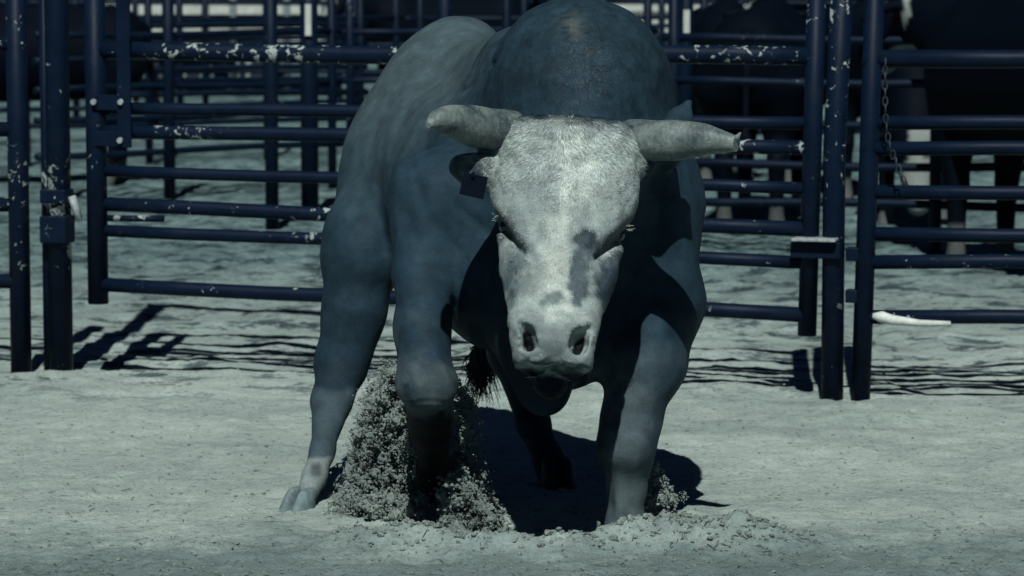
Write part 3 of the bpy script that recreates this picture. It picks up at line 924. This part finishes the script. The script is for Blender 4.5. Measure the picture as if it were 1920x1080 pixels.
spray(220, [640, 660, 700, 760], [720, 760, 840, 900], 930, 992, 9.28, 0.04, .006, .022, 0.7)
spray(90, [1205, 1210, 1215, 1230], [1225, 1245, 1265, 1292], 870, 985, 9.2, 0.05, .006, .020, 0.7)
core_p, core_s = np.array(pos), np.array(siz)
m = 24
gp_ = core_p[:, None, :] + rg.normal(0, 1, (len(core_p), m, 3)) * (core_s[:, None, None] * 0.95)
gs_ = core_s[:, None] * rg.uniform(0.10, 0.42, (len(core_p), m))
gs_ = np.clip(gs_, .0012, .006)
pos, siz = [], []
spray(4200, [715, 675, 655, 640, 622, 610], [765, 775, 805, 835, 855, 880], 680, 988, 9.45, 0.10, .0010, .0040, 0.8)
spray(700, [850, 845, 850, 850, 870], [890, 908, 912, 932, 965], 700, 1005, 9.4, 0.08, .0010, .0040, 0.8)
pos = np.concatenate([core_p, gp_.reshape(-1, 3), np.array(pos)])
siz = np.concatenate([core_s * 0.62, gs_.ravel(), np.array(siz)])
siz[:len(core_s)][rg.random(len(core_s)) < .5] *= .4
lo_, hi_ = core_p.min(0) - .05, core_p.max(0) + .05
df = Field(lo_, hi_, 0.0045)
df.F[:] = 0.05
for cp, cs in zip(core_p, core_s):
    if rg.random() < 0.8: df.el(cp, np.array([1.0, 1.0, .9]) * cs * rg.uniform(.75, 1.25), 0.010)
bb = np.nonzero(np.abs(df.F) < 0.02)
pp = np.stack(bb, -1) * df.h + df.lo
df.F[bb] += (0.0055 * fbm(pp[:, 0] * 130, pp[:, 1] * 130, pp[:, 2] * 130, 3, 611)).astype(np.float32)
DV, DF = df.skin()
o = clods('flung_dirt', pos, siz, 11, I1, 0.95, (DV, DF))
tag(o, 'spray of dry dirt clods kicked up around the pawing hoof', 'flung dirt', kind='stuff')
# small loose clods lying about
n = 7000
X = rg.uniform(-1.65, 1.75, n); Y = 8.25 + 4.6 * rg.random(n) ** 1.5
keep = rg.random(n) < 0.25 + 0.75 * (Y < 9.1)
X, Y = X[keep], Y[keep]
S = 0.0012 + 0.006 * rg.random(len(X)) ** 6
Z = ground_h(X, Y) + S * 0.3
n2 = 1900
t = rg.random(n2)
X2 = -0.5 + 1.35 * t; Y2 = 8.84 + rg.normal(0, .07, n2)
S2 = 0.0012 + 0.011 * rg.random(n2) ** 6
Z2 = ground_h(X2, Y2) + S2 * 0.35
o = clods('loose_dirt_clods', np.concatenate([np.stack([X, Y, Z], -1), np.stack([X2, Y2, Z2], -1)]), np.concatenate([S, S2]), 12)
tag(o, 'crumbs of dirt lying loose over the arena floor', 'loose dirt', kind='stuff')
# straw and dung flecks trampled into the dirt in front
sb = MB()
for k in range(260):
    if k < 70: x, y = rg.normal(0.62, .18), rg.normal(8.78, .08)
    else: x, y = rg.uniform(-1.6, 1.6), 8.3 + 1.5 * rg.random() ** 1.6
    a = rg.uniform(0, 6.28); L = 0.006 + 0.03 * rg.random() ** 3
    z0 = gz(x, y) + .003
    x2, y2 = x + math.cos(a) * L, y + math.sin(a) * L
    sb.tube([(x, y, z0), ((x + x2) / 2, (y + y2) / 2, (z0 + gz(x2, y2)) / 2 + .004), (x2, y2, gz(x2, y2) + .003)], [.0012, .0017, .0008], 4)
o = sb.build('straw_litter', M_STRAW); tag(o, 'bits of straw trampled into the dirt in the foreground', 'straw', kind='stuff')
def stick(u, v, L, ang, r, label):
    p = P(u, v, 8.75); 
    Yg = CAM_H * FPX / (v + 36); p = P(u, v, Yg); x, y = p[0], p[1]
    pts = []
    for k in range(5):
        t = k / 4 - .5
        xx, yy = x + math.cos(ang) * L * t, y + math.sin(ang) * L * t + 0.004 * math.sin(k * 2.1)
        pts.append((xx, yy, gz(xx, yy) + r * 1.2 + 0.003 * math.sin(k * 1.7)))
    mb = MB().tube(pts, [r * .6, r, r * .9, r, r * .5], 6)
    mb.tube([pts[2], (pts[2][0] + .012, pts[2][1] + .01, pts[2][2] + .012)], [r * .7, r * .3], 5)
    tag(mb.build('twig', M_STRAW), label, 'twig', 'twigs on the mound of dirt')
stick(1362, 982, .035, 0.5, .0026, 'short dark twig sticking out near the top of the dirt mound')
stick(1475, 1014, .055, 0.25, .002, 'long thin twig lying farthest right beyond the dirt mound')
stick(1392, 1000, .04, -0.8, .0022, 'crooked twig on the slope of the dirt mound below its top')

# ------------------------------------------------------------------ pipe gate, its posts and the panels beside it
def on_line(pA, pB, u):
    lo, hi = -3.0, 4.0
    for _ in range(50):
        m = (lo + hi) / 2
        q = pA + (pB - pA) * m
        if q[1] < 1: hi = m; continue
        if PX(q[None])[0][0] < u: lo = m
        else: hi = m
    return pA + (pB - pA) * lo
pL = P(115, 700, 12.8); pL[2] = 0
pR = P(1560, 752, 11.93); pR[2] = 0
GD = (pR - pL) / np.linalg.norm(pR - pL)
GNrm = np.array([GD[1], -GD[0], 0]);  GNrm *= (-1 if GNrm[1] > 0 else 1)      # towards the camera
def up(p, z): return np.array([p[0], p[1], z])
def wob(a, b, n=9, amp=0.006):
    a, b = np.array(a), np.array(b)
    ph = random.uniform(0, 6)
    return [a + (b - a) * t + np.array([0, amp * math.sin(5 * t + ph), amp * math.sin(7 * t + ph * 1.7)]) for t in np.linspace(0, 1, n)]
gA, gB = on_line(pL, pR, 186), on_line(pL, pR, 1512)
gate = empty('pipe_gate', (gA + gB) / 2, 'wide navy pipe gate of seven rails closed behind the bull', 'gate')
gB_top = gB + GD * 0.03
MB().tube([up(gA, .285), up(gA, 1.78)], .042, 16).build('end_post', M_PAINT_WORN, gate)
MB().tube([up(gB, .245), up(gB_top, 1.78)], .036, 16).build('end_post', M_PAINT_WORN, gate)
for zl, zr, r, mt in [(.362, .325, .029, M_PAINT_WORN), (.588, .527, .025, M_PAINT), (.683, .645, .029, M_PAINT_WORN), (.823, .806, .024, M_PAINT),
                      (.985, .960, .028, M_PAINT_WORN), (1.080, 1.052, .025, M_PAINT), (1.303, 1.300, .036, M_PAINT_WORN), (1.74, 1.74, .032, M_PAINT)]:
    MB().tube(wob(up(gA, zl), up(gB, zr)), r, 14).build('rail', mt, gate)
sp = on_line(pL, pR, 247) + GNrm * .045
mb = MB().box(up(sp, 1.37), (.058, .014, .90), (GD, GNrm, (0, 0, 1)))
st_ = mb.build('hinge_strap', M_PAINT_WORN, gate, .003)
for (uu, vv) in ((193, 190), (243, 190), (241, 262)):
    q = on_line(pL, pR, uu) + GNrm * .056
    z = CAM_H - (vv + 36) * q[1] / FPX
    MB().tube([up(q, z), up(q + GNrm * .012, z)], [.0135, .011], 12).build('bolt', M_STEEL, gate)
for zz in (1.10, .955):
    a = on_line(pL, pR, 190) + GNrm * .043; b = on_line(pL, pR, 250) + GNrm * .036
    MB().box(up((a + b) / 2, zz), (np.linalg.norm(b - a), .012, .06), (GD, GNrm, (0, 0, 1))).build('hinge_plate', M_PAINT_WORN, gate, .002)
# short stub under the worn rail
a, b = on_line(pL, pR, 205), on_line(pL, pR, 310)
MB().tube([up(a, .632), up(b, .635)], .013, 8).build('stub_bar', M_PAINT_WORN, gate)
# posts
def post(p, r, h, label, collar=None, lean=0.0, matp=None):
    e = empty('fence_post', up(p, gz(p[0], p[1])), label, 'fence post', 'pipe posts at the gate')
    MB().tube([up(p, -.15), up(p, h * .5), up(p + GD * lean, h)], r, 18).build('pipe', matp or M_PAINT_WORN, e)
    if collar:
        for z, hh, ww in collar:
            MB().box(up(p + GNrm * .02, z), (ww, .10, hh), (GD, GNrm, (0, 0, 1))).build('latch_collar', M_PAINT, e, .006)
    return e
lp = on_line(pL, pR, 115)
e = post(lp, .049, 2.95, 'thick chipped pipe post beside the hinge end of the gate', [(.72, .055, .11), (.585, .11, .115)])
MB().tube([up(lp + GD * .07 + GNrm * .03, .72), up(lp + GD * .10 + GNrm * .03, .63)], .016, 8).build('latch_pin', M_STEEL, e)
MB().tube([up(lp - GD * .062 - GNrm * .02, -.1), up(lp - GD * .062 - GNrm * .02, 1.9)], .022, 10).build('side_bar', M_PAINT, e)
MB().tube([up(lp, 2.88), up(lp + GD * .85, 2.9)], .035, 12).build('cross_arm', M_PAINT, e)
rp = on_line(pL, pR, 1560)
e = post(rp, .043, 1.9, 'peeling pipe post carrying the latch bracket at the right end of the gate', None, .035)
a, b = gB + GNrm * .055, rp + GNrm * .055
MB().box(up((a + b) / 2 - GD * .01, .575), (np.linalg.norm(b - a) + .09, .022, .062), (GD, GNrm, (0, 0, 1))).build('latch_bracket', M_PAINT_WORN, e, .004)
MB().box(up((a + b) / 2 - GD * .01, .616), (np.linalg.norm(b - a) + .07, .10, .012), (GD, GNrm, (0, 0, 1))).build('latch_plate', M_STEEL, e, .003)
for zz in (.40, .56):
    MB().box(up(rp + GD * .075, zz), (.05, .05, .05), (GD, GNrm, (0, 0, 1))).build('chain_lug', M_PAINT, e, .004)

def panel(name, pA, pB, zs, r, posts, h, label, cat, group, m=None, pr=None, lean=0.0, bottom=-.1):
    m = m or M_PAINT_BACK
    e = empty(name, (pA + pB) / 2, label, cat, group)
    for z in zs:
        rr = r
        if hasattr(z, '__len__'): z, rr = z
        MB().tube(wob(up(pA, z), up(pB, z), 7, .008), rr, 10).build('rail', m, e)
    for t in posts:
        q = pA + (pB - pA) * t
        MB().tube([up(q, bottom), up(q + np.array([lean, 0, 0]), h)], pr or r * 1.3, 12).build('upright', m, e)
    return e
NZ = [.32, .53, .64, .80, .955, 1.05, (1.30, .035)]
rq = on_line(pL, pR, 1612)
rend = rq + np.array([3.2, -0.25, 0])
panel('pipe_fence', rq, rend, NZ, .027, (0, 1), 2.0, 'navy pipe fence panel right of the gate with a chain hanging on it', 'fence panel', 'pipe panels along the arena edge', M_PAINT, .037, .05)
lq = on_line(pL, pR, 40)
panel('pipe_fence', lq, lq + np.array([-3.0, .35, 0]), [.36, .68, .98, 1.33], .03, (0, 1), 2.0, 'navy pipe fence panel cut off by the left edge of the photo', 'fence panel', 'pipe panels along the arena edge', M_PAINT_WORN, .043)
# hanging chain on the right panel
mb = MB()
c0 = on_line(pL, pR, 1660) - np.array([0, .09, 0])
path = [(1660, 118), (1659, 160), (1660, 205), (1662, 240), (1668, 275), (1680, 305), (1695, 342)]
pl = [P(a, b, c0[1]) for a, b in path]
seg = []
for i in range(len(pl) - 1):
    nseg = max(1, int(np.linalg.norm(pl[i + 1] - pl[i]) / .026))
    for k in range(nseg): seg.append(pl[i] + (pl[i + 1] - pl[i]) * k / nseg)
for i, q in enumerate(seg):
    ring = []
    for k in range(9):
        th = 2 * math.pi * k / 8
        s_, c_ = math.sin(th) * .009, math.cos(th) * .018
        ring.append(q + (np.array([s_, 0, c_]) if i % 2 else np.array([0, s_, c_])))
    mb.tube(ring, .0032, 6, cap=False)
mb.tube([pl[-1] + np.array([-.004, 0, .02]), pl[-1] + np.array([.008, 0, -.02])], [.008, .012], 8)
tag(mb.build('chain', M_CHAIN), 'thin steel chain hanging down from the top rail of the right panel', 'chain')
# pale stick lying on the bottom rail of the right panel
y0 = on_line(pL, pR, 1700)[1] - .045
mb = MB().tube([P(1636, 592, y0), P(1652, 594, y0), P(1672, 600, y0), P(1725, 606, y0), P(1782, 607, y0)], [.009, .022, .02, .013, .010], 10)
tag(mb.build('stick', M_BONE), 'bleached pale stick caught along the bottom rail of the right panel', 'stick')

# ------------------------------------------------------------------ pens behind
def gp(u, Y): 
    p = P(u, 500, Y); return np.array([p[0], Y, 0.0])
BZ = [.35, .60, .82, 1.02, 1.20, 1.52]
G2 = 'pipe panels of the pens behind'
panel('pipe_fence', gp(70, 22.3), gp(640, 24.2), BZ, .026, (.03, .97), 1.9, 'pipe panel of the pen running behind the hinge end of the gate', 'fence panel', G2)
panel('pipe_fence', gp(640, 24.3), gp(1230, 25.0), BZ, .026, (.03, .97), 1.9, 'pipe panel of the pen directly behind the bull', 'fence panel', G2)
panel('pipe_fence', gp(1240, 18.6), gp(1990, 18.0), [.30, .52, .76, 1.0, 1.25, 1.5], .026, (.03, .69), 1.9, 'pipe panel in front of the black cattle on the right', 'fence panel', G2, None, .036)
panel('pipe_fence', gp(-120, 30), gp(760, 33), BZ, .028, (.02, .5, .98), 1.9, 'far pipe panel below the pale trailer on the left', 'fence panel', G2)
panel('pipe_fence', gp(770, 33), gp(1700, 33.5), BZ, .028, (.02, .5, .98), 1.9, 'far pipe panel crossing behind the hump of the bull', 'fence panel', G2)
panel('pipe_fence', gp(1300, 26), gp(2150, 27), BZ, .028, (.02, .5, .98), 1.9, 'pipe panel of the pen behind the black cattle', 'fence panel', G2)
panel('pipe_fence', gp(-150, 41), gp(1000, 42), [.4, .7, 1.0, 1.3, 1.6], .032, (.02, .35, .68, .98), 1.9, 'farthest pipe panel on the left before the barn', 'fence panel', G2)
panel('pipe_fence', gp(1010, 42), gp(2100, 41), [.4, .7, 1.0, 1.3, 1.6], .032, (.02, .35, .68, .98), 1.9, 'farthest pipe panel on the right before the barn', 'fence panel', G2)
panel('pipe_fence', gp(40, 27), gp(690, 28.6), BZ, .026, (.02, .36, .70, .98), 1.9, 'middle pipe panel of the pens between the near and far ones on the left', 'fence panel', G2)
panel('pipe_fence', gp(130, 36.5), gp(1000, 36), [.3, .55, .85, 1.15, 1.45], .03, (.02, .3, .62, .98), 1.9, 'pipe panel standing in front of the pale thin posts on the left', 'fence panel', G2)
def bpost(u, v, r, h, label, sleeve=None):
    Y = CAM_H * FPX / (v + 36)
    p = gp(u, Y)
    e = empty('fence_post', p, label, 'fence post', 'posts standing in the back pens')
    MB().tube([up(p, -.1), up(p, h)], r, 12).build('pipe', M_PAINT_BACK, e)
    if sleeve:
        z1, z0 = [CAM_H - (q + 36) * Y / FPX for q in sleeve]
        MB().box(up(p + np.array([.0, -r - .012, 0]), (z0 + z1) / 2), (.042, .02, z1 - z0)).build('white_marker', M_WHITE, e, .003)
bpost(320, 372, .045, 2.0, 'slim back post left of the two taller ones behind the gate')
bpost(511, 432, .044, 2.0, 'back post reaching lowest behind the gate left of the bull')
bpost(582, 402, .062, 2.0, 'stout back post with a white marker left of the bull', (8, 66))
bpost(835, 400, .055, 2.2, 'back post rising over the rump of the bull')
bpost(950, 400, .032, 2.2, 'thin back post between rump and hump of the bull')
bpost(1284, 405, .05, 2.2, 'back post with a white marker right of the hump', (18, 70))

for uu, hh_, lab in ((441, 1.9, 'pale thin post far back between the two back posts left of the bull'), (541, 1.7, 'pale thin post far back just left of the stout marked post'), (673, 1.6, 'pale thin post far back over the flank of the bull')):
    p = gp(uu, 44.0)
    e = empty('fence_post', p, lab, 'fence post', 'pale posts by the far trailer')
    MB().tube([up(p, -.1), up(p, hh_)], .05, 10).build('pipe', M_TIN, e)
    MB().tube([up(p, hh_), up(p, hh_ + .03)], .058, 10).build('cap', M_STEEL, e)
# cattle in the back pens
def cow_mesh(low):
    f = Field((-1.6, -.55, -.1), (1.7, .55, 1.75), .03)
    f.rc((-.62, 0, 1.0), (.55, 0, .98), .34, .35, .1, ((0, 1, 0), 1.1))
    f.el((-.75, 0, 1.05), (.28, .28, .33), .1); f.el((.6, 0, 1.02), (.3, .28, .4), .1)
    f.rc((-.5, 0, 1.28), (.6, 0, 1.33), .1, .1, .1)
    hd = (1.15, 0, .55) if low else (1.22, .1, 1.30)
    f.rc((.75, 0, 1.1), hd, .23, .14, .1)
    hv = (.13, .02, -.36) if low else (.30, .10, -.26)
    tip = tuple(h + d for h, d in zip(hd, hv))
    f.rc(hd, tip, .135, .075, .05)
    for s_ in (-1, 1):
        f.rc((hd[0] - .02, hd[1] + s_ * .10, hd[2] + .06), (hd[0] - .06, hd[1] + s_ * .27, hd[2] + .02), .035, .03, .02)
    for s_, d in ((-1, .07), (1, -.08)):
        f.rc((.62, s_ * .17, .8), (.64 + d, s_ * .17, .42), .12, .062, .06); f.rc((.64 + d, s_ * .17, .42), (.64 + d, s_ * .17, .08), .058, .045, .03)
        f.rc((.64 + d, s_ * .17, .08), (.67 + d, s_ * .17, .0), .05, .065, .02)
        f.rc((-.75, s_ * .17, .9), (-.66 - d, s_ * .17, .58), .2, .09, .06); f.rc((-.66 - d, s_ * .17, .58), (-.80 - d, s_ * .17, .45), .08, .06, .04)
        f.rc((-.80 - d, s_ * .17, .45), (-.76 - d, s_ * .17, .08), .055, .045, .03); f.rc((-.76 - d, s_ * .17, .08), (-.72 - d, s_ * .17, 0), .05, .065, .02)
    f.rc((-1.0, 0, 1.22), (-1.09, 0, .6), .035, .025, .03); f.rc((-1.09, 0, .6), (-1.08, 0, .42), .045, .02, .02)
    V, Fq = f.skin()
    nz = fbm(V[:, 0] * 3.1, V[:, 1] * 3.1, V[:, 2] * 3.1, 3, 501 + low)
    C = np.tile(np.array([.0012, .003, .0062]), (len(V), 1))
    q = V - np.array(hd); t = np.array(hv); tl = np.linalg.norm(t)
    along = q @ t / tl
    face = (along > -.08) * (np.linalg.norm(q - along[:, None] * t / tl, axis=1) < .18) * (V[:, 0] > 1.0)
    wh = np.clip(face * (np.abs(q[:, 1] - .03) < .10 + .06 * nz) * (np.hypot(along - .08, np.abs(q[:, 1]) - .10) > .055) + (V[:, 2] < .22 + .10 * nz) * .35, 0, 1)
    C = C * (1 - wh[:, None]) + np.array([.21, .235, .21]) * wh[:, None]
    return V, Fq, C
CM = [cow_mesh(0), cow_mesh(1)]
def place_cow(k, u, Y, rz, s_, label):
    p = gp(u, Y)
    if k in place_cow.first:
        o = place_cow.first[k].copy(); COL.objects.link(o)
    else:
        V, Fq, C = CM[k]
        o = mesh_np('cow', V, Fq, M_CATTLE, cols=C); place_cow.first[k] = o
    o.location = (p[0], p[1], gz(p[0], p[1]) - .01); o.rotation_euler = (0, 0, math.radians(rz)); o.scale = (s_, s_, s_)
    return tag(o, label, 'cow', 'black cattle in the back pens')
place_cow.first = {}
place_cow(0, 1428, 20.9, 80, 1.03, 'black cow standing just right of the bull behind the gate')
place_cow(1, 1712, 21.2, -97, 1.05, 'black cow with lowered pale muzzle behind the posts on the right')
place_cow(0, 1935, 17.0, 105, 1.08, 'black cow nearest the right edge of the photo')
place_cow(0, 1575, 23.6, -80, 1.0, 'black cow in the gap between the two other cows on the right')
place_cow(1, 1345, 25.6, -88, 1.0, 'cow with lowered white face far behind right of the hump')
place_cow(1, 445, 45.5, 20, .55, 'small black calf far back between the two back posts left of the bull')
place_cow(1, 375, 44.0, 170, .5, 'small black calf far back just right of the slim back post')
place_cow(0, 835, 38.5, 200, 1.05, 'black cow farthest back above the rump of the bull')
place_cow(0, 40, 24.5, 200, 1.0, 'black cow behind the posts at the left edge')

# stock trailers and the barn closing the view
def trailer(u, Y, L, label, rz):
    p = gp(u, Y)
    e = empty('stock_trailer', p, label, 'trailer', 'stock trailers parked behind the pens', math.radians(rz))
    Mx = Matrix.Translation(Vector(p)) @ Matrix.Rotation(math.radians(rz), 4, 'Z')
    def pt(x, y, z): return Mx @ Vector((x, y, z))
    ax = [Mx.to_3x3() @ Vector(a) for a in ((1, 0, 0), (0, 1, 0), (0, 0, 1))]
    mb = MB()
    for z, hh in ((.86, .42), (1.19, .16), (1.47, .2), (1.85, .26), (2.2, .2)):
        mb.box(pt(0, -1.0, z), (L, .03, hh), ax)
    mb.build('slatted_side', M_WHITE, e, .004)
    mb = MB(); mb.box(pt(0, 1.0, 1.5), (L, .03, 1.7), ax); mb.box(pt(L / 2, 0, 1.5), (.03, 1.96, 1.7), ax); mb.box(pt(-L / 2, 0, 1.5), (.03, 1.96, 1.7), ax)
    mb.box(pt(0, 0, .62), (L, 2.0, .06), ax)
    mb.build('body_shell', M_DARK, e, .004)
    MB().box(pt(0, 0, 2.36), (L + .1, 2.1, .05), ax).build('roof', M_TIN, e, .01)
    mb = MB()
    for k in range(5): mb.box(pt(-L / 2 + L * k / 4, -1.03, 1.5), (.07, .035, 1.72), ax)
    mb.build('side_ribs', M_TIN, e, .004)
    for dx in (-.45, .45):
        c = pt(dx, -1.02, .36)
        whl = MB().tube([c - ax[1] * .11, c + ax[1] * .11], .36, 24).build('wheel', M_DARK, e, .02)
        MB().tube([c - ax[1] * .125, c - ax[1] * .112], .19, 18).build('rim', M_STEEL, whl)
    MB().box(pt(0, -1.05, .78), (1.9, .16, .05), ax).build('fender', M_TIN, e, .01)
trailer(395, 46, 3.3, 'pale slatted stock trailer parked far back on the left', 4)
trailer(1290, 50, 2.6, 'pale slatted stock trailer parked far back right of the hump', -5)
trailer(1790, 48, 2.2, 'small pale stock trailer far back near the right edge', 3)
b = empty('barn', (0, 62, 0), 'long dark open-fronted barn closing the view behind the pens', 'barn')
MB().box((0, 66, 2.0), (60, .2, 4.4)).build('back_wall', M_DARK, b)
MB().box((-30, 63, 2.0), (.2, 6, 4.4)).build('end_wall', M_DARK, b)
MB().box((30, 63, 2.0), (.2, 6, 4.4)).build('end_wall', M_DARK, b)
MB().box((0, 62.6, 4.4), (61, 7.6, .12)).build('roof', M_TIN, b)
for k in range(17):
    MB().box((-28 + k * 3.5, 59.5, 2.15), (.22, .22, 4.3)).build('timber_post', M_TIN, b)
